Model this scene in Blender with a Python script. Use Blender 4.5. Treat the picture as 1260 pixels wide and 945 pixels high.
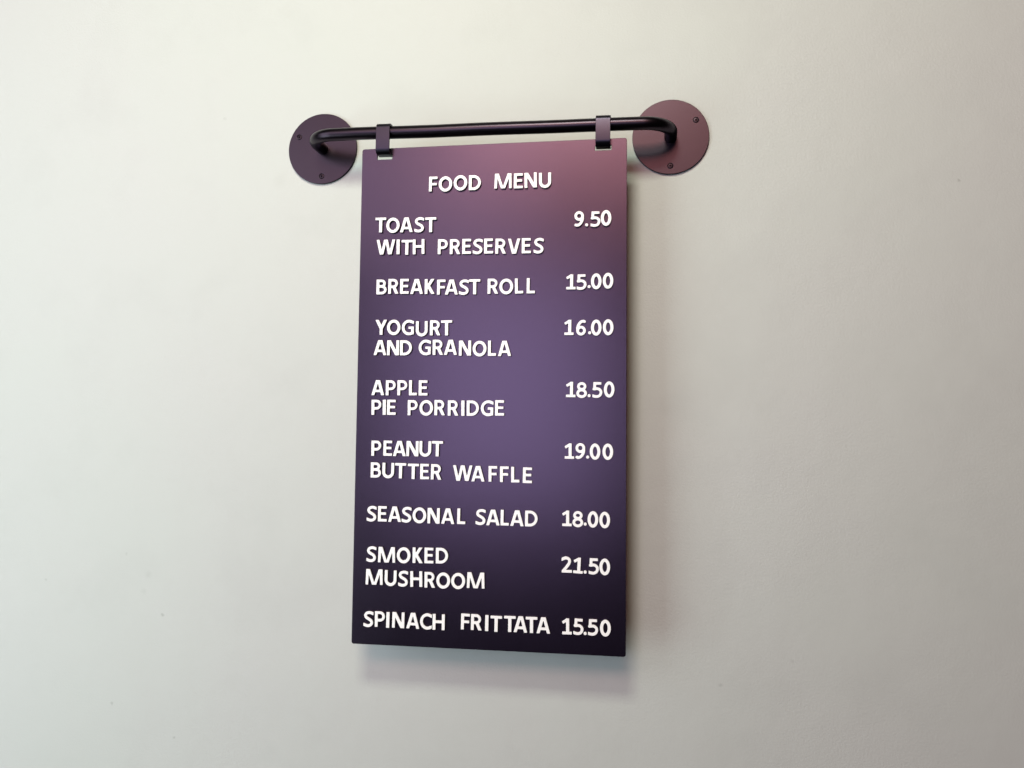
import bpy, bmesh, math, random
import numpy as np
from mathutils import Vector, Matrix, Euler

random.seed(7)
scene = bpy.context.scene
for o in list(bpy.data.objects):
    bpy.data.objects.remove(o)

# ------------------------------------------------------------------ camera
cam_data = bpy.data.cameras.new('camera')
cam = bpy.data.objects.new('camera', cam_data)
scene.collection.objects.link(cam)
cam.location = (0.18062, -1.00184, -0.32992)
cam.rotation_euler = (1.634398, -0.019031, 0.157191)
cam_data.sensor_width = 36.0
cam_data.lens = 31.151
cam_data.clip_start = 0.02
cam_data.clip_end = 50
scene.camera = cam

# ------------------------------------------------------------------ light
scene.view_settings.view_transform = 'Standard'
scene.view_settings.look = 'None'
scene.view_settings.exposure = 0.0
scene.view_settings.gamma = 1.0
scene.view_settings.use_curve_mapping = False

world = bpy.data.worlds.new('World')
scene.world = world
world.use_nodes = True
bg = world.node_tree.nodes['Background']
bg.inputs['Color'].default_value = (0.75, 0.72, 0.80, 1)
bg.inputs['Strength'].default_value = 0.006


def lamp(name, loc, aim, sx, sy, power, color, spread=180):
    d = bpy.data.lights.new(name, 'AREA')
    d.shape = 'RECTANGLE'
    d.size, d.size_y = sx, sy
    d.energy = power
    d.color = color
    d.spread = math.radians(spread)
    o = bpy.data.objects.new(name, d)
    scene.collection.objects.link(o)
    o.location = loc
    o.rotation_euler = (Vector(aim) - Vector(loc)).to_track_quat('-Z', 'Y').to_euler()
    return o


# ceiling lamp above and in front of the wall: makes the drop shadows
lamp('ceiling_lamp', (-0.05, -1.38, 0.95), (-0.12, 0, 0.08), 0.46, 0.28, 8.1, (0.93, 1.0, 0.79), 110)
# windows to the left: rake over the wall, fall off to the right
lamp('window_light', (-1.15, -1.00, 0.15), (-0.30, 0, 0.10), 0.90, 0.9, 4.6, (0.84, 0.88, 0.92), 120)
lamp('window_light_low', (-1.20, -1.00, -0.75), (-0.3, 0, -0.6), 0.90, 0.8, 12.3, (0.78, 0.95, 0.92))
lamp('room_front', (-0.6, -1.6, 0.5), (-0.3, 0, 0.2), 0.8, 0.5, 1.1, (1.0, 0.85, 0.92), 100)
# the bright room behind the camera, seen as the broad sheen on the paint
lamp('room_upper', (-0.05, -3.2, 1.35), (0, 0, -0.2), 1.6, 0.8, 35.0, (1.0, 0.48, 0.36))
lamp('room_middle', (-0.55, -3.2, -0.08), (0, 0, -0.3), 1.0, 1.15, 19.5, (0.74, 0.70, 0.92))


# ------------------------------------------------------------------ materials
def nodes_of(m):
    return m.node_tree.nodes, m.node_tree.links


def new_mat(name, color, rough, metallic=0.0):
    m = bpy.data.materials.new(name)
    m.use_nodes = True
    b = m.node_tree.nodes['Principled BSDF']
    b.inputs['Base Color'].default_value = (*color, 1)
    b.inputs['Roughness'].default_value = rough
    b.inputs['Metallic'].default_value = metallic
    return m, b


def coords(m, scale=1.0):
    N, L = nodes_of(m)
    tc = N.new('ShaderNodeTexCoord')
    return tc.outputs['Object']


def noise(m, vec, scale, detail=2.0, rough=0.5):
    N, L = nodes_of(m)
    n = N.new('ShaderNodeTexNoise')
    n.inputs['Scale'].default_value = scale
    n.inputs['Detail'].default_value = detail
    n.inputs['Roughness'].default_value = rough
    L.new(vec, n.inputs['Vector'])
    return n


def ramp(m, fac, stops):
    N, L = nodes_of(m)
    r = N.new('ShaderNodeValToRGB')
    while len(r.color_ramp.elements) < len(stops):
        r.color_ramp.elements.new(0.5)
    for e, (p, c) in zip(r.color_ramp.elements, stops):
        e.position = p
        e.color = (*c, 1)
    L.new(fac, r.inputs['Fac'])
    return r


def mix(m, fac, a, b, mode='MIX'):
    N, L = nodes_of(m)
    x = N.new('ShaderNodeMix')
    x.data_type = 'RGBA'
    x.blend_type = mode
    for sock, v in ((x.inputs[0], fac), (x.inputs[6], a), (x.inputs[7], b)):
        if isinstance(v, (int, float)):
            sock.default_value = v
        elif isinstance(v, tuple):
            sock.default_value = (*v, 1)
        else:
            L.new(v, sock)
    return x.outputs[2]


def bump(m, bsdf, height, strength, dist, prev=None):
    N, L = nodes_of(m)
    b = N.new('ShaderNodeBump')
    b.inputs['Strength'].default_value = strength
    b.inputs['Distance'].default_value = dist
    L.new(height, b.inputs['Height'])
    if prev is not None:
        L.new(prev, b.inputs['Normal'])
    L.new(b.outputs['Normal'], bsdf.inputs['Normal'])
    return b.outputs['Normal']


# rolled emulsion on plaster
wall_m, wb = new_mat('wall_paint', (0.74, 0.745, 0.70), 0.62)
v = coords(wall_m)
big = noise(wall_m, v, 2.6, 3, 0.55)
tone = ramp(wall_m, big.outputs['Fac'], [(0.30, (0.484, 0.508, 0.492)), (0.50, (0.488, 0.505, 0.495)), (0.70, (0.492, 0.502, 0.498))])
smudge = noise(wall_m, v, 9.0, 4, 0.6)
sm = ramp(wall_m, smudge.outputs['Fac'], [(0.30, (0.97, 0.97, 0.97)), (0.48, (1, 1, 1))])
col = mix(wall_m, 1.0, tone.outputs['Color'], sm.outputs['Color'], 'MULTIPLY')
# a few scuffs and pin holes, each at its own spot on the plaster: (x, z, radius, darkness)
N, L = nodes_of(wall_m)
warp = noise(wall_m, v, 160.0, 3, 0.6)
off = N.new('ShaderNodeVectorMath'); off.operation = 'MULTIPLY_ADD'
L.new(warp.outputs['Color'], off.inputs[0])
off.inputs[1].default_value = (0.006, 0.0, 0.006)
L.new(v, off.inputs[2])
for (sx, sz, sr, dk) in [(-0.3992, -0.5475, 0.0022, 0.35), (0.5040, -0.0412, 0.0018, 0.35), (-0.450, -0.476, 0.0020, 0.16), (-0.420, -0.500, 0.0045, 0.10),
         (-0.425, -0.520, 0.0035, 0.09), (-0.345, 0.060, 0.0020, 0.14), (-0.46, -0.655, 0.0018, 0.30), (-0.378, -0.690, 0.0018, 0.32),
         (-0.556, -0.512, 0.0015, 0.20), (0.330, -0.560, 0.0020, 0.14), (0.255, -0.590, 0.0022, 0.18),
         (-0.27, -0.02, 0.009, 0.045)]:
    d = N.new('ShaderNodeVectorMath'); d.operation = 'DISTANCE'
    L.new(off.outputs[0], d.inputs[0])
    d.inputs[1].default_value = (sx + 0.003, 0.0, sz + 0.003)
    mr = N.new('ShaderNodeMapRange')
    mr.inputs['From Min'].default_value = sr * 0.3
    mr.inputs['From Max'].default_value = sr * 1.3
    mr.inputs['To Min'].default_value = dk
    mr.inputs['To Max'].default_value = 0.0
    L.new(d.outputs['Value'], mr.inputs['Value'])
    col = mix(wall_m, mr.outputs['Result'], col, (0.14, 0.15, 0.13))
L.new(col, wb.inputs['Base Color'])
peel = noise(wall_m, v, 380.0, 3, 0.6)
trowel = noise(wall_m, v, 14.0, 3, 0.5)
n1 = bump(wall_m, wb, trowel.outputs['Fac'], 0.35, 0.0035)
patch = noise(wall_m, v, 5.0, 3, 0.6)
pm = N.new('ShaderNodeMapRange')
pm.inputs['From Min'].default_value = 0.35
pm.inputs['From Max'].default_value = 0.65
pm.inputs['To Min'].default_value = 0.12
pm.inputs['To Max'].default_value = 0.42
L.new(patch.outputs['Fac'], pm.inputs['Value'])
bump(wall_m, wb, peel.outputs['Fac'], 0.3, 0.0010, n1)
L.new(pm.outputs['Result'], wb.inputs['Normal'].links[0].from_node.inputs['Strength'])


def coat(name, color, rough, metallic, grain=0.00006):
    m, b = new_mat(name, color, rough, metallic)
    v = coords(m)
    g = noise(m, v, 900.0, 2, 0.6)
    r = noise(m, v, 7.0, 4, 0.6)
    N, L = nodes_of(m)
    mr = N.new('ShaderNodeMapRange')
    mr.inputs['To Min'].default_value = rough - 0.02
    mr.inputs['To Max'].default_value = rough + 0.02
    L.new(r.outputs['Fac'], mr.inputs['Value'])
    L.new(mr.outputs['Result'], b.inputs['Roughness'])
    c2 = tuple(c * 1.10 for c in color)
    c1 = tuple(c * 0.93 for c in color)
    L.new(mix(m, r.outputs['Fac'], c1, c2), b.inputs['Base Color'])
    bump(m, b, g.outputs['Fac'], 0.5, grain)
    return m


panel_m = coat('aubergine_powder_coat', (0.049, 0.036, 0.057), 0.25, 1.0)
rail_m = coat('dark_aubergine_powder_coat', (0.032, 0.024, 0.033), 0.30, 1.0)
hook_m = coat('dark_aubergine_hook_coat', (0.031, 0.026, 0.039), 0.34, 1.0)
screw_m = coat('blackened_screw', (0.024, 0.018, 0.024), 0.34, 1.0)
white_m, b = new_mat('white_acrylic', (0.93, 0.915, 0.93), 0.30)
v = coords(white_m)
bump(white_m, b, noise(white_m, v, 250.0, 2).outputs['Fac'], 0.3, 0.0001)
black_m, b = new_mat('black_edge_shade', (0.012, 0.010, 0.014), 0.6)  # dark layer added under each letter, standing in for shade along its edges
v = coords(black_m)
bump(black_m, b, noise(black_m, v, 600.0, 2).outputs['Fac'], 0.3, 0.0001)


# ------------------------------------------------------------------ helpers
def link(name, me, parent=None):
    o = bpy.data.objects.new(name, me)
    scene.collection.objects.link(o)
    if parent is not None:
        o.parent = parent
    return o


def empty(name, loc, rot=(0, 0, 0)):
    o = bpy.data.objects.new(name, None)
    scene.collection.objects.link(o)
    o.location = loc
    o.rotation_euler = rot
    o.empty_display_size = 0.02
    return o


def mesh_from(bm, name, mats, smooth_angle=None):
    me = bpy.data.meshes.new(name)
    bmesh.ops.recalc_face_normals(bm, faces=bm.faces)
    bm.to_mesh(me)
    bm.free()
    for m in mats:
        me.materials.append(m)
    if smooth_angle is not None:
        for p in me.polygons:
            p.use_smooth = True
        me.set_sharp_from_angle(angle=math.radians(smooth_angle))
    return me


def curve_mesh(loops, extrude, bevel, offset, name, res=1):
    """closed 2D loops (outer and holes) -> solid mesh in local x,y with z thickness"""
    cu = bpy.data.curves.new(name, 'CURVE')
    cu.dimensions = '2D'
    cu.fill_mode = 'BOTH'
    cu.extrude = extrude
    cu.bevel_depth = bevel
    cu.bevel_resolution = res
    cu.offset = offset
    for lp in loops:
        s = cu.splines.new('POLY')
        s.points.add(len(lp) - 1)
        for p, (x, y) in zip(s.points, lp):
            p.co = (x, y, 0, 1)
        s.use_cyclic_u = True
    o = bpy.data.objects.new(name, cu)
    scene.collection.objects.link(o)
    dg = bpy.context.evaluated_depsgraph_get()
    me = bpy.data.meshes.new_from_object(o.evaluated_get(dg))
    bpy.data.objects.remove(o)
    bpy.data.curves.remove(cu)
    return me


def rounded_rect(x0, x1, z0, z1, r, n=6):
    pts = []
    for cx, cz, a in ((x1 - r, z1 - r, 0), (x0 + r, z1 - r, 90), (x0 + r, z0 + r, 180), (x1 - r, z0 + r, 270)):
        for k in range(n + 1):
            t = math.radians(a + 90 * k / n)
            pts.append((cx + r * math.cos(t), cz + r * math.sin(t)))
    return pts


def circle(cx, cz, r, n=48):
    return [(cx + r * math.cos(2 * math.pi * k / n), cz + r * math.sin(2 * math.pi * k / n)) for k in range(n)]


STAND = Matrix.Rotation(math.radians(90), 4, 'X')     # x,y,z(thick) -> x, -z, y : sheet stands upright, front faces -Y


# ------------------------------------------------------------------ the wall
bm = bmesh.new()
bmesh.ops.create_cube(bm, size=1.0)
for vtx in bm.verts:
    vtx.co = Vector((vtx.co.x * 5.0, vtx.co.y * 0.12 + 0.06, vtx.co.z * 3.0 - 0.3))
wall = link('wall', mesh_from(bm, 'wall', [wall_m]))
wall['kind'] = 'structure'
wall['label'] = 'off-white painted plaster wall with faint scuffs'

# ------------------------------------------------------------------ the rail
XL, XR, ZR = -0.21581, 0.19752, 0.0168
DB, RB = 0.0490, 0.0072
FR, FT = 0.0430, 0.0030
rail = empty('wall_rail', (0.0, 0.0, ZR))
rail['label'] = 'dark aubergine metal rail bent back to two round plates screwed to the wall'
rail['category'] = 'rail'


def tube_mesh(path, r, n=32):
    bm = bmesh.new()
    rings = []
    for i, p in enumerate(path):
        a = path[max(i - 1, 0)]
        b = path[min(i + 1, len(path) - 1)]
        t = (b - a).normalized()
        up = Vector((0, 0, 1))
        s = t.cross(up).normalized()
        rings.append([bm.verts.new(p + r * (math.cos(2 * math.pi * k / n) * up + math.sin(2 * math.pi * k / n) * s)) for k in range(n)])
    for A, B in zip(rings, rings[1:]):
        for k in range(n):
            bm.faces.new((A[k], A[(k + 1) % n], B[(k + 1) % n], B[k]))
    bm.faces.new(rings[0])
    bm.faces.new(rings[-1])
    return bm


BR = 0.030
path = [Vector((XL, -FT + 0.0005, 0)), Vector((XL, -(DB - BR) * 0.6, 0))]
for k in range(15):
    t = math.radians(90 * k / 14)
    path.append(Vector((XL + BR - BR * math.cos(t), -(DB - BR) - BR * math.sin(t), 0)))
for k in range(1, 12):
    x = XL + BR + (XR - XL - 2 * BR) * k / 12
    path.append(Vector((x, -DB - 0.0002 * math.sin(k), 0.0002 * math.sin(k * 1.3))))
for k in range(15):
    t = math.radians(90 * k / 14)
    path.append(Vector((XR - BR + BR * math.sin(t), -(DB - BR) - BR * math.cos(t), 0)))
path += [Vector((XR, -(DB - BR) * 0.6, 0)), Vector((XR, -FT + 0.0005, 0))]
link('bar', mesh_from(tube_mesh(path, RB), 'bar', [rail_m], 60), rail)


def disc_mesh():
    """round plate with three countersunk holes; the holes carry the screws"""
    prof = [(0.0, 0.0), (FR, 0.0), (FR, FT - 0.0006), (FR - 0.0006, FT)]
    loops = [circle(0, 0, FR, 96)]
    for a in (33, 153, 270):
        t = math.radians(a)
        loops.append(circle(0.0336 * math.cos(t), 0.0336 * math.sin(t), 0.0031, 24))
    me = curve_mesh(loops, FT / 2 - 0.0004, 0.0004, -0.0004, 'flange', 2)
    me.transform(STAND)
    me.transform(Matrix.Translation((0, -FT / 2, 0)))
    me.materials.clear()
    me.materials.append(rail_m)
    for p in me.polygons:
        p.use_smooth = True
    me.set_sharp_from_angle(angle=math.radians(50))
    return me


def lathe(prof, n=28):
    """profile (radius, height) turned about Y, height towards -Y"""
    bm = bmesh.new()
    rings = []
    for r, h in prof:
        if r < 1e-7:
            rings.append([bm.verts.new((0, -h, 0))])
        else:
            rings.append([bm.verts.new((r * math.cos(2 * math.pi * k / n), -h, r * math.sin(2 * math.pi * k / n))) for k in range(n)])
    for A, B in zip(rings, rings[1:]):
        for k in range(n):
            if len(A) == 1:
                bm.faces.new((A[0], B[k], B[(k + 1) % n]))
            elif len(B) == 1:
                bm.faces.new((A[k], A[(k + 1) % n], B[0]))
            else:
                bm.faces.new((A[k], A[(k + 1) % n], B[(k + 1) % n], B[k]))
    return bm


# button head in its hole with a hexagonal socket
def screw_mesh():
    bm = lathe([(0.0029, 0.0), (0.0029, 0.0026), (0.0026, 0.0029), (0.0020, 0.0030)], 24)
    last = [v for v in bm.verts if abs(v.co.y + 0.0030) < 1e-6]
    last.sort(key=lambda v: math.atan2(v.co.z, v.co.x))
    hexr = 0.00125
    ring = []
    for k in range(24):
        t = math.atan2(last[k].co.z, last[k].co.x)
        tt = (t + math.radians(360)) % math.radians(60) - math.radians(30)
        rr = hexr * math.cos(math.radians(30)) / math.cos(tt)
        ring.append((rr * math.cos(t), rr * math.sin(t)))
    A = [bm.verts.new((x, -0.0030, z)) for x, z in ring]
    B = [bm.verts.new((x, -0.0010, z)) for x, z in ring]
    for k in range(24):
        j = (k + 1) % 24
        bm.faces.new((last[k], last[j], A[j], A[k]))
        bm.faces.new((A[k], A[j], B[j], B[k]))
    bm.faces.new(B)
    return mesh_from(bm, 'screw', [screw_m], 35)


disc_me = disc_mesh()
screw_me = screw_mesh()
for i, fx in enumerate((XL, XR)):
    f = link('flange', disc_me, rail)
    f.location = (fx, 0, 0)
    for a in (33, 153, 270):
        t = math.radians(a)
        s = link('screw', screw_me, f)
        s.location = (0.0336 * math.cos(t), 0.0, 0.0336 * math.sin(t))
        s.rotation_euler = (0, random.uniform(0, 6), 0)

# ------------------------------------------------------------------ the board
BD = 0.0487
BROT = Euler((-0.001546, -0.008604, -0.004057))
W, H, T = 0.300, 0.5553, 0.0028
board = empty('menu_board', (0.0, -BD, 0.0), BROT)
board['label'] = 'dark aubergine metal food menu board with raised white letters hanging from the rail'
board['category'] = 'menu board'

HX = ((-0.1233, -0.0097), (0.1243, -0.0086))      # hook centre x, underside z (world)
loops = [rounded_rect(-W / 2, W / 2, -H, 0.0, 0.0026)]
for hx, hz in HX:
    loops.append(rounded_rect(hx - 0.0089, hx + 0.0089, -0.0128, -0.0072, 0.0005, 2))
me = curve_mesh(loops, T / 2 - 0.0003, 0.0003, -0.0003, 'panel', 2)
me.transform(STAND)
me.transform(Matrix.Translation((0, T / 2, 0)))
me.materials.clear()
me.materials.append(panel_m)
for p in me.polygons:
    p.use_smooth = True
me.set_sharp_from_angle(angle=math.radians(40))
link('panel', me, board)


# flat strips bent over the rail and through the slots
def fillet(points, radii, n=7):
    out = [points[0]]
    for i in range(1, len(points) - 1):
        p0, p, p1 = Vector(points[i - 1]), Vector(points[i]), Vector(points[i + 1])
        r = radii[i]
        a = (p0 - p).normalized()
        b = (p1 - p).normalized()
        ang = a.angle(b)
        d = r / math.tan(ang / 2)
        c = p + (a + b).normalized() * (r / math.sin(ang / 2))
        s, e = p + a * d, p + b * d
        a0 = math.atan2(s.y - c.y, s.x - c.x)
        a1 = math.atan2(e.y - c.y, e.x - c.x)
        while a1 - a0 > math.pi: a1 -= 2 * math.pi
        while a0 - a1 > math.pi: a1 += 2 * math.pi
        for k in range(n + 1):
            t = a0 + (a1 - a0) * k / n
            out.append((c.x + r * math.cos(t), c.y + r * math.sin(t)))
    out.append(points[-1])
    return out


def hook_mesh(hz, width=0.0160, t=0.0018):
    """profile drawn in (y, z), world heights relative to the board top"""
    yr = -(DB - RB - t / 2 - 0.0001)
    yf = -(DB + RB + t / 2 + 0.0001)
    zt = ZR + RB + t / 2 + 0.0001
    zb = hz + t / 2
    pts = [(yr, ZR - 0.001), (yr, zt), (yf, zt), (yf, zb), (-BD + T + 0.0036, zb), (-BD + T + 0.0036, zb + 0.009)]
    c = fillet(pts, [0, 0.0052, 0.0052, 0.0050, 0.0014, 0])
    bm = bmesh.new()
    rings = []
    for i, p in enumerate(c):
        a = Vector(c[max(i - 1, 0)]); b = Vector(c[min(i + 1, len(c) - 1)])
        d = (b - a).normalized()
        nrm = Vector((-d.y, d.x)) * t / 2
        bv = 0.0003
        ring = []
        for sx, sn in ((-1, -1), (1, -1), (1, 1), (-1, 1)):
            q1 = (sx * (width / 2 - (bv if True else 0)), sn)
            ring.append((sx, sn))
        vs = []
        P = Vector(p)
        for sx, sn, ex, en in ((-1, -1, 0, bv), (-1, -1, bv, 0), (1, -1, bv, 0), (1, -1, 0, bv), (1, 1, 0, bv), (1, 1, bv, 0), (-1, 1, bv, 0), (-1, 1, 0, bv)):
            x = sx * (width / 2 - ex)
            q = P + nrm * sn * (1 - en / (t / 2))
            vs.append(bm.verts.new((x, q.x + BD, q.y)))
        rings.append(vs)
    for A, B in zip(rings, rings[1:]):
        for k in range(8):
            bm.faces.new((A[k], A[(k + 1) % 8], B[(k + 1) % 8], B[k]))
    bm.faces.new(rings[0]); bm.faces.new(rings[-1])
    return mesh_from(bm, 'hook', [hook_m], 40)


inv = BROT.to_matrix().to_4x4().inverted()
for hx, hz in HX:
    h = link('hook', hook_mesh(hz), board)
    h.matrix_basis = inv @ Matrix.Translation((hx, 0, 0))     # hooks stay plumb on the rail


# ------------------------------------------------------------------ the letters
# glyphs are drawn as strokes in units of the cap height, then outlined from a distance field
SV, SH = 0.200, 0.168


def seg(x0, y0, x1, y1, w=SV):
    return ('poly', [(x0, y0), (x1, y1)], w)


def pl(pts, w=SV):
    return ('poly', pts, w)


def arc(cx, cy, rx, ry, a0, a1, n=24):
    return [(cx + rx * math.cos(math.radians(a0 + (a1 - a0) * k / n)), cy + ry * math.sin(math.radians(a0 + (a1 - a0) * k / n))) for k in range(n + 1)]


def spline(pts, n=7):
    out = []
    P = [pts[0]] + pts + [pts[-1]]
    for i in range(1, len(P) - 2):
        p0, p1, p2, p3 = P[i - 1], P[i], P[i + 1], P[i + 2]
        for k in range(n):
            t = k / n
            out.append(tuple(0.5 * (2 * b + (c - a) * t + (2 * a - 5 * b + 4 * c - d) * t * t + (-a + 3 * b - 3 * c + d) * t ** 3)
                             for a, b, c, d in zip(p0, p1, p2, p3)))
    out.append(P[-2])
    return out


S6 = spline([(0.545, 0.885), (0.44, 0.915), (0.30, 0.86), (0.17, 0.70), (0.108, 0.50), (0.105, 0.32)])
G = {
    'A': (0.870, [seg(0.085, -0.05, 0.405, 1.05, 0.20), seg(0.785, -0.05, 0.465, 1.05, 0.20), seg(0.20, 0.285, 0.67, 0.285, 0.165)]),
    'B': (0.730, [seg(0.107, 0, 0.107, 1), pl([(0.05, 0.912), (0.33, 0.912)] + arc(0.36, 0.727, 0.205, 0.187, 90, -90, 14) + [(0.05, 0.540)], 0.17),
                  pl([(0.05, 0.530), (0.36, 0.530)] + arc(0.385, 0.308, 0.240, 0.222, 90, -90, 14) + [(0.05, 0.086)], 0.175)]),
    'C': (0.790, [pl([(0.86, 0.80), (0.715, 0.865)] + arc(0.495, 0.50, 0.390, 0.425, 65, 295, 30) + [(0.72, 0.135), (0.86, 0.20)], 0.19)]),
    'D': (0.835, [seg(0.107, 0, 0.107, 1), pl([(0.05, 0.914), (0.30, 0.914)] + arc(0.315, 0.50, 0.415, 0.414, 90, -90, 24) + [(0.05, 0.086)], 0.185)]),
    'E': (0.610, [seg(0.107, 0, 0.107, 1), seg(0.05, 0.915, 0.595, 0.915, 0.17), seg(0.05, 0.515, 0.555, 0.515, 0.165), seg(0.05, 0.085, 0.61, 0.085, 0.17)]),
    'F': (0.580, [seg(0.107, 0, 0.107, 1), seg(0.05, 0.915, 0.58, 0.915, 0.17), seg(0.05, 0.490, 0.54, 0.490, 0.165)]),
    'G': (0.830, [pl([(0.86, 0.81), (0.735, 0.865)] + arc(0.495, 0.50, 0.395, 0.425, 63, 285, 30) + [(0.70, 0.115), (0.735, 0.14)], 0.19),
                  seg(0.735, 0.04, 0.735, 0.56, 0.19), seg(0.46, 0.485, 0.80, 0.485, 0.16)]),
    'H': (0.815, [seg(0.105, 0, 0.105, 1), seg(0.710, 0, 0.710, 1), seg(0.10, 0.515, 0.70, 0.515, 0.175)]),
    'I': (0.235, [seg(0.1175, 0, 0.1175, 1, 0.22)]),
    'K': (0.680, [seg(0.107, 0, 0.107, 1), seg(0.16, 0.40, 0.60, 1.07, 0.20), seg(0.20, 0.62, 0.615, -0.07, 0.21)]),
    'L': (0.550, [seg(0.107, 0, 0.107, 1), seg(0.05, 0.088, 0.55, 0.088, 0.176)]),
    'M': (1.165, [seg(0.090, -0.05, 0.125, 1.05, 0.185), seg(1.075, -0.05, 1.040, 1.05, 0.185), seg(0.165, 1.08, 0.555, -0.06, 0.185), seg(1.00, 1.08, 0.610, -0.06, 0.185)]),
    'N': (0.830, [seg(0.102, 0, 0.102, 1, 0.195), seg(0.728, 0, 0.728, 1, 0.195), seg(0.115, 1.04, 0.715, -0.04, 0.215)]),
    'O': (0.925, [pl(arc(0.4625, 0.50, 0.362, 0.420, 0, 360, 48), 0.198)]),
    'P': (0.700, [seg(0.107, 0, 0.107, 1), pl([(0.05, 0.914), (0.34, 0.914)] + arc(0.355, 0.672, 0.240, 0.242, 90, -90, 16) + [(0.05, 0.430)], 0.175)]),
    'R': (0.720, [seg(0.107, 0, 0.107, 1), pl([(0.05, 0.914), (0.34, 0.914)] + arc(0.355, 0.692, 0.225, 0.222, 90, -90, 16) + [(0.05, 0.470)], 0.175),
                  seg(0.36, 0.52, 0.645, -0.07, 0.205)]),
    'S': (0.660, [pl(spline([(0.66, 0.85), (0.585, 0.875), (0.46, 0.918), (0.32, 0.915), (0.185, 0.86), (0.125, 0.735), (0.18, 0.615), (0.325, 0.525), (0.475, 0.435),
                             (0.555, 0.31), (0.525, 0.17), (0.40, 0.09), (0.25, 0.078), (0.11, 0.115), (-0.02, 0.17)]), 0.185)]),
    'T': (0.745, [seg(0, 0.915, 0.745, 0.915, 0.17), seg(0.3725, 0, 0.3725, 1, 0.215)]),
    'U': (0.810, [pl([(0.103, 1.0), (0.103, 0.40)] + arc(0.405, 0.385, 0.302, 0.305, 180, 360, 24) + [(0.707, 1.0)], 0.20)]),
    'V': (0.810, [seg(0.080, 1.06, 0.385, -0.06, 0.20), seg(0.730, 1.06, 0.425, -0.06, 0.20)]),
    'W': (1.290, [seg(0.085, 1.06, 0.350, -0.06, 0.192), seg(0.620, 1.06, 0.380, -0.06, 0.180), seg(0.670, 1.06, 0.910, -0.06, 0.180), seg(1.205, 1.06, 0.940, -0.06, 0.192)]),
    'Y': (0.790, [seg(0.075, 1.05, 0.395, 0.42, 0.205), seg(0.715, 1.05, 0.395, 0.42, 0.205), seg(0.395, 0.50, 0.395, 0, 0.21)]),
    '0': (0.680, [pl(arc(0.340, 0.50, 0.240, 0.418, 0, 360, 48), 0.200)]),
    '1': (0.605, [seg(0.345, 0.03, 0.345, 0.985, 0.205), pl([(0.02, 0.725), (0.345, 0.925)], 0.17), seg(0, 0.086, 0.605, 0.086, 0.170)]),
    '2': (0.660, [pl(spline([(-0.02, 0.80), (0.10, 0.865), (0.235, 0.915), (0.38, 0.90), (0.485, 0.81), (0.50, 0.68), (0.44, 0.53), (0.30, 0.34), (0.10, 0.10)]), 0.190),
                  seg(0.01, 0.088, 0.66, 0.088, 0.176)]),
    '5': (0.640, [seg(0.07, 0.915, 0.565, 0.915, 0.17), seg(0.150, 1.0, 0.135, 0.48, 0.185),
                  pl(spline([(0.08, 0.555), (0.25, 0.585), (0.41, 0.555), (0.525, 0.45), (0.545, 0.32), (0.49, 0.175), (0.36, 0.09), (0.22, 0.078), (0.10, 0.10), (-0.02, 0.14)]), 0.178)]),
    '6': (0.640, [pl(S6, 0.185), pl(arc(0.325, 0.305, 0.222, 0.228, 0, 360, 32), 0.178)]),
    '8': (0.700, [pl(arc(0.350, 0.735, 0.215, 0.186, 0, 360, 32), 0.175), pl(arc(0.350, 0.292, 0.255, 0.214, 0, 360, 32), 0.180)]),
    '9': (0.665, [pl([(0.65 - x, 1 - y) for x, y in S6], 0.185), pl([(0.65 - x, 1 - y) for x, y in arc(0.325, 0.305, 0.222, 0.228, 0, 360, 32)], 0.178)]),
    '.': (0.195, [('dot', [(0.0975, 0.0975)], 0.21)]),
}
ROUNDS = 'OCGS0235689U'


def field(ch):
    wd, strokes = G[ch]
    h = 0.0125
    xs = np.arange(-0.12, wd + 0.12, h)
    ys = np.arange(-0.12, 1.12, h)
    X, Y = np.meshgrid(xs, ys)
    F = np.full(X.shape, 9.0)
    for kind, pts, w in strokes:
        r = w / 2 * 0.97
        if kind == 'dot':
            F = np.minimum(F, np.hypot(X - pts[0][0], Y - pts[0][1]) - r)
            continue
        closed = len(pts) > 3 and math.dist(pts[0], pts[-1]) < 1e-6
        for i in range(len(pts) - 1):
            (ax, ay), (bx, by) = pts[i], pts[i + 1]
            ln = math.hypot(bx - ax, by - ay)
            ux, uy = (bx - ax) / ln, (by - ay) / ln
            s = (X - ax) * ux + (Y - ay) * uy
            n = np.abs((X - ax) * uy - (Y - ay) * ux)
            F = np.minimum(F, np.maximum(n - r, np.maximum(-s, s - ln)))
            if i > 0 or closed:
                F = np.minimum(F, np.hypot(X - ax, Y - ay) - r)
    if ch in ROUNDS:
        lo, hi = -0.018, 1.018
    else:
        lo, hi = 0.0, 1.0
    F = np.maximum(F, np.maximum(lo - Y, Y - hi))
    F = np.maximum(F, np.maximum(-X, X - wd))
    F = np.clip(F, -0.08, 0.08)
    # soften the corners like a routed edge
    k = np.exp(-0.5 * (np.arange(-5, 6) * h / 0.011) ** 2)
    k /= k.sum()
    P = np.pad(F, 5, mode='edge')
    P = sum(k[i] * P[:, i:i + F.shape[1]] for i in range(11))
    F = sum(k[i] * P[i:i + F.shape[0], :] for i in range(11))
    return xs, ys, F


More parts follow.
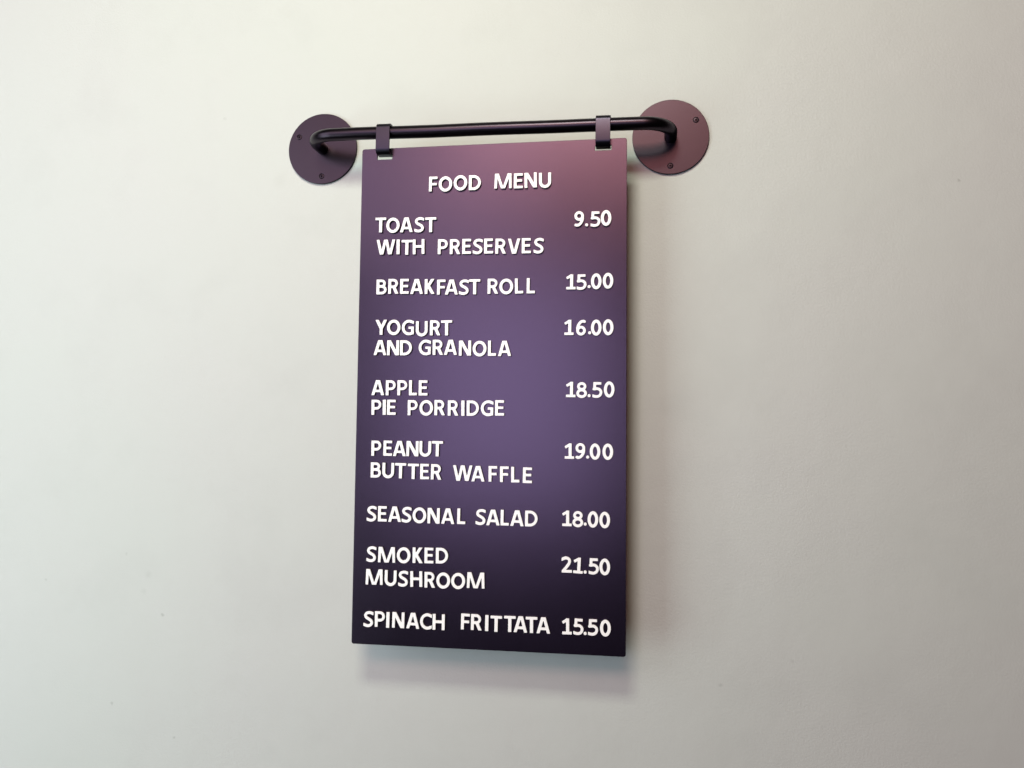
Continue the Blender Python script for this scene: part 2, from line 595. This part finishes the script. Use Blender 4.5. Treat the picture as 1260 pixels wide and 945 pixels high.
def contours(xs, ys, F):
    """marching squares -> closed loops"""
    ny, nx = F.shape
    pts, nxt = {}, {}

    def pt(j, i, d):
        key = (j, i, d)
        if key not in pts:
            a = F[j, i]
            if d == 0:
                b = F[j, i + 1]; t = a / (a - b)
                pts[key] = (xs[i] + t * (xs[i + 1] - xs[i]), ys[j])
            else:
                b = F[j + 1, i]; t = a / (a - b)
                pts[key] = (xs[i], ys[j] + t * (ys[j + 1] - ys[j]))
        return key
    IN = F < 0
    for j in range(ny - 1):
        for i in range(nx - 1):
            c = (IN[j, i], IN[j, i + 1], IN[j + 1, i + 1], IN[j + 1, i])
            s = sum(c)
            if s == 0 or s == 4:
                continue
            e = ((j, i, 0), (j, i + 1, 1), (j + 1, i, 0), (j, i, 1))
            cr = [k for k in range(4) if c[k] != c[(k + 1) % 4]]
            # walk with the inside on the left: leave where c goes in->out, enter where out->in
            outs = [k for k in cr if c[k]]
            ins = [k for k in cr if not c[k]]
            for ko in ins:
                # pair with nearest following out
                kk = [k for k in outs if k in ((ko + 1) % 4, (ko + 2) % 4, (ko + 3) % 4)]
                kk.sort(key=lambda k: (k - ko) % 4)
                k1 = kk[0]
                outs.remove(k1)
                nxt[pt(*e[k1])] = pt(*e[ko])
    loops = []
    left = dict(nxt)
    while left:
        s, _ = next(iter(left.items()))
        lp, k = [], s
        while k in left:
            lp.append(pts[k])
            k = left.pop(k)
        if len(lp) > 8:
            loops.append(simplify(lp, 0.0022))
    return loops


def simplify(lp, tol):
    def dp(P):
        if len(P) < 3:
            return P
        a, b = np.array(P[0]), np.array(P[-1])
        Q = np.array(P[1:-1])
        d = b - a
        n = np.hypot(*d)
        dist = np.abs(d[0] * (Q[:, 1] - a[1]) - d[1] * (Q[:, 0] - a[0])) / n if n > 1e-9 else np.hypot(*(Q - a).T)
        k = int(dist.argmax())
        if dist[k] <= tol:
            return [P[0], P[-1]]
        return dp(P[:k + 2])[:-1] + dp(P[k + 1:])
    h = len(lp) // 2
    return dp(lp[:h + 1])[:-1] + dp(lp[h:] + [lp[0]])[:-1]


CAP = 0.01685
LT_BACK, LT_FACE = 0.0014, 0.0016


def glyph_mesh(ch):
    loops = contours(*field(ch))
    loops = [[((x - G[ch][0] / 2) * CAP, y * CAP) for x, y in lp] for lp in loops]
    bm = bmesh.new()
    for z0, th, bev, off, mi in ((0.0, LT_BACK, 0.0, -0.00012, 1), (LT_BACK, LT_FACE, 0.0002, -0.0002, 0)):
        me = curve_mesh(loops, th / 2 - bev, bev, off, 'g', 1)
        me.transform(Matrix.Translation((0, 0, z0 + th / 2 + 0.00002 * mi * -1)))
        me.materials.clear()
        nf = len(bm.faces)
        bm.from_mesh(me)
        bm.faces.ensure_lookup_table()
        for f in bm.faces[nf:]:
            f.material_index = mi
        bpy.data.meshes.remove(me)
    bmesh.ops.transform(bm, matrix=STAND, verts=bm.verts)
    return mesh_from(bm, 'letter_' + ch, [white_m, black_m], 40)


LINES = [
    [('F', -65.54, -52.59), ('O', -51.23, -53.09), ('O', -34.18, -52.41), ('D', -17.67, -52.73), ('M', 14.12, -52.04), ('E', 31.15, -52.56), ('N', 45.1, -52.34), ('U', 61.01, -52.92)],
    [('T', -125.56, -97.44), ('O', -111.19, -98.22), ('A', -95.5, -98.1), ('S', -80.62, -98.51), ('T', -67.41, -98.88)],
    [('W', -118.98, -122.84), ('I', -104.54, -123.0), ('T', -94.53, -123.7), ('H', -80.78, -123.38), ('P', -53.15, -124.04), ('R', -39.24, -124.38), ('E', -26.05, -124.42), ('S', -13.5, -124.81), ('E', -1.2, -124.65), ('R', 12.25, -125.15), ('V', 27.3, -125.51), ('E', 40.84, -125.39), ('S', 54.5, -125.72)],
    [('B', -122.91, -168.08), ('R', -109.3, -167.66), ('E', -96.5, -167.87), ('A', -82.38, -168.29), ('K', -67.45, -168.53), ('F', -54.21, -169.48), ('A', -42.55, -169.67), ('S', -28.46, -170.08), ('T', -16.27, -169.83), ('R', 4.06, -169.53), ('O', 19.12, -170.14), ('L', 33.37, -169.75), ('L', 46.12, -169.78)],
    [('Y', -122.4, -213.69), ('O', -107.89, -214.0), ('G', -91.61, -214.33), ('U', -75.59, -215.74), ('R', -60.39, -214.97), ('T', -47.23, -215.09)],
    [('A', -123.28, -236.61), ('N', -108.26, -236.87), ('D', -93.28, -236.95), ('G', -71.96, -236.79), ('R', -56.92, -236.69), ('A', -42.56, -236.76), ('N', -26.14, -237.75), ('O', -9.82, -238.46), ('L', 4.01, -238.09), ('A', 18.0, -238.42)],
    [('A', -124.9, -281.44), ('P', -109.88, -281.59), ('P', -96.56, -281.56), ('L', -84.51, -281.54), ('E', -72.92, -281.69)],
    [('P', -125.93, -303.36), ('I', -116.83, -303.31), ('E', -108.78, -303.26), ('P', -84.28, -303.57), ('O', -69.01, -303.76), ('R', -53.74, -303.4), ('R', -38.62, -303.76), ('I', -27.49, -303.88), ('D', -16.41, -303.81), ('G', -0.71, -303.9), ('E', 13.23, -303.47)],
    [('P', -125.08, -348.78), ('E', -112.13, -348.62), ('A', -98.63, -348.8), ('N', -83.8, -348.78), ('U', -69.36, -348.77), ('T', -55.64, -348.59)],
    [('B', -125.07, -372.83), ('U', -111.06, -373.13), ('T', -96.89, -373.24), ('T', -82.41, -373.71), ('E', -69.52, -373.67), ('R', -56.58, -373.89), ('W', -26.85, -374.7), ('A', -9.73, -375.1), ('F', 6.71, -374.99), ('F', 19.31, -375.2), ('L', 31.33, -375.43), ('E', 44.45, -375.89)],
    [('S', -129.06, -421.05), ('E', -116.67, -420.83), ('A', -102.6, -420.93), ('S', -89.02, -421.21), ('O', -74.62, -421.56), ('N', -58.6, -421.6), ('A', -42.67, -421.64), ('L', -27.74, -421.44), ('S', -6.22, -421.77), ('A', 7.38, -421.94), ('L', 20.2, -421.79), ('A', 33.6, -422.06), ('D', 49.26, -422.09)],
    [('S', -128.36, -465.24), ('M', -110.85, -465.39), ('O', -91.47, -465.38), ('K', -75.79, -464.88), ('E', -63.1, -464.73), ('D', -48.42, -464.52)],
    [('M', -124.47, -489.93), ('U', -105.94, -490.49), ('S', -91.57, -490.67), ('H', -76.64, -490.57), ('R', -61.59, -490.89), ('O', -46.53, -491.13), ('O', -30.11, -491.05), ('M', -10.72, -489.65)],
    [('S', -130.22, -535.78), ('P', -117.0, -535.3), ('I', -108.09, -535.78), ('N', -96.29, -535.44), ('A', -79.82, -535.42), ('C', -65.4, -535.57), ('H', -51.0, -535.64), ('F', -21.58, -533.91), ('R', -9.52, -534.07), ('I', 1.95, -534.43), ('T', 12.15, -534.83), ('T', 27.0, -534.35), ('A', 38.55, -534.26), ('T', 50.58, -534.33), ('A', 63.17, -534.28)],
    [('9', 98.71, -97.38), ('.', 106.9, -97.32), ('5', 116.5, -97.95), ('0', 127.86, -97.15)],
    [('1', 90.14, -166.22), ('5', 101.89, -166.72), ('.', 109.94, -165.15), ('0', 117.54, -166.22), ('0', 130.2, -165.86)],
    [('1', 88.4, -215.94), ('6', 101.29, -216.41), ('.', 110.72, -215.32), ('0', 117.71, -216.56), ('0', 130.62, -216.32)],
    [('1', 90.74, -283.23), ('8', 102.4, -283.9), ('.', 110.53, -283.12), ('5', 119.37, -283.74), ('0', 131.78, -283.24)],
    [('1', 89.76, -349.3), ('9', 101.4, -349.25), ('.', 109.27, -348.74), ('0', 117.21, -349.61), ('0', 130.72, -349.6)],
    [('1', 87.62, -420.82), ('8', 99.13, -421.44), ('.', 107.04, -419.75), ('0', 115.1, -421.37), ('0', 127.69, -421.67)],
    [('2', 87.69, -469.7), ('1', 99.5, -470.15), ('.', 107.22, -470.06), ('5', 116.33, -470.54), ('0', 127.94, -470.82)],
    [('1', 88.41, -534.22), ('5', 100.36, -534.14), ('.', 107.56, -533.93), ('5', 115.97, -534.11), ('0', 128.83, -534.26)],
]
# pieces that sit visibly askew: (line, index) -> degrees
TILT = {(20, 1): -3.0, (21, 1): -1.8, (21, 2): 0, (9, 5): -1.0, (3, 11): 1.5, (0, 6): 1.2, (9, 11): -0.8, (12, 3): 1.4, (2, 3): 1.0}
glyphs = {}
for li, row in enumerate(LINES):
    for k, (ch, x, z) in enumerate(row):
        if ch not in glyphs:
            glyphs[ch] = glyph_mesh(ch)
        name = 'full_stop' if ch == '.' else ('digit' if ch.isdigit() else 'letter')
        o = link(name, glyphs[ch], board)
        tilt = TILT.get((li, k), random.uniform(-0.7, 0.7))
        low = 0.0
        o.location = (x / 1000, -0.00005 - 0.00006 * ((k * 7 + li) % 3), (z - low) / 1000)
        o.rotation_euler = (0, -math.radians(tilt), 0)
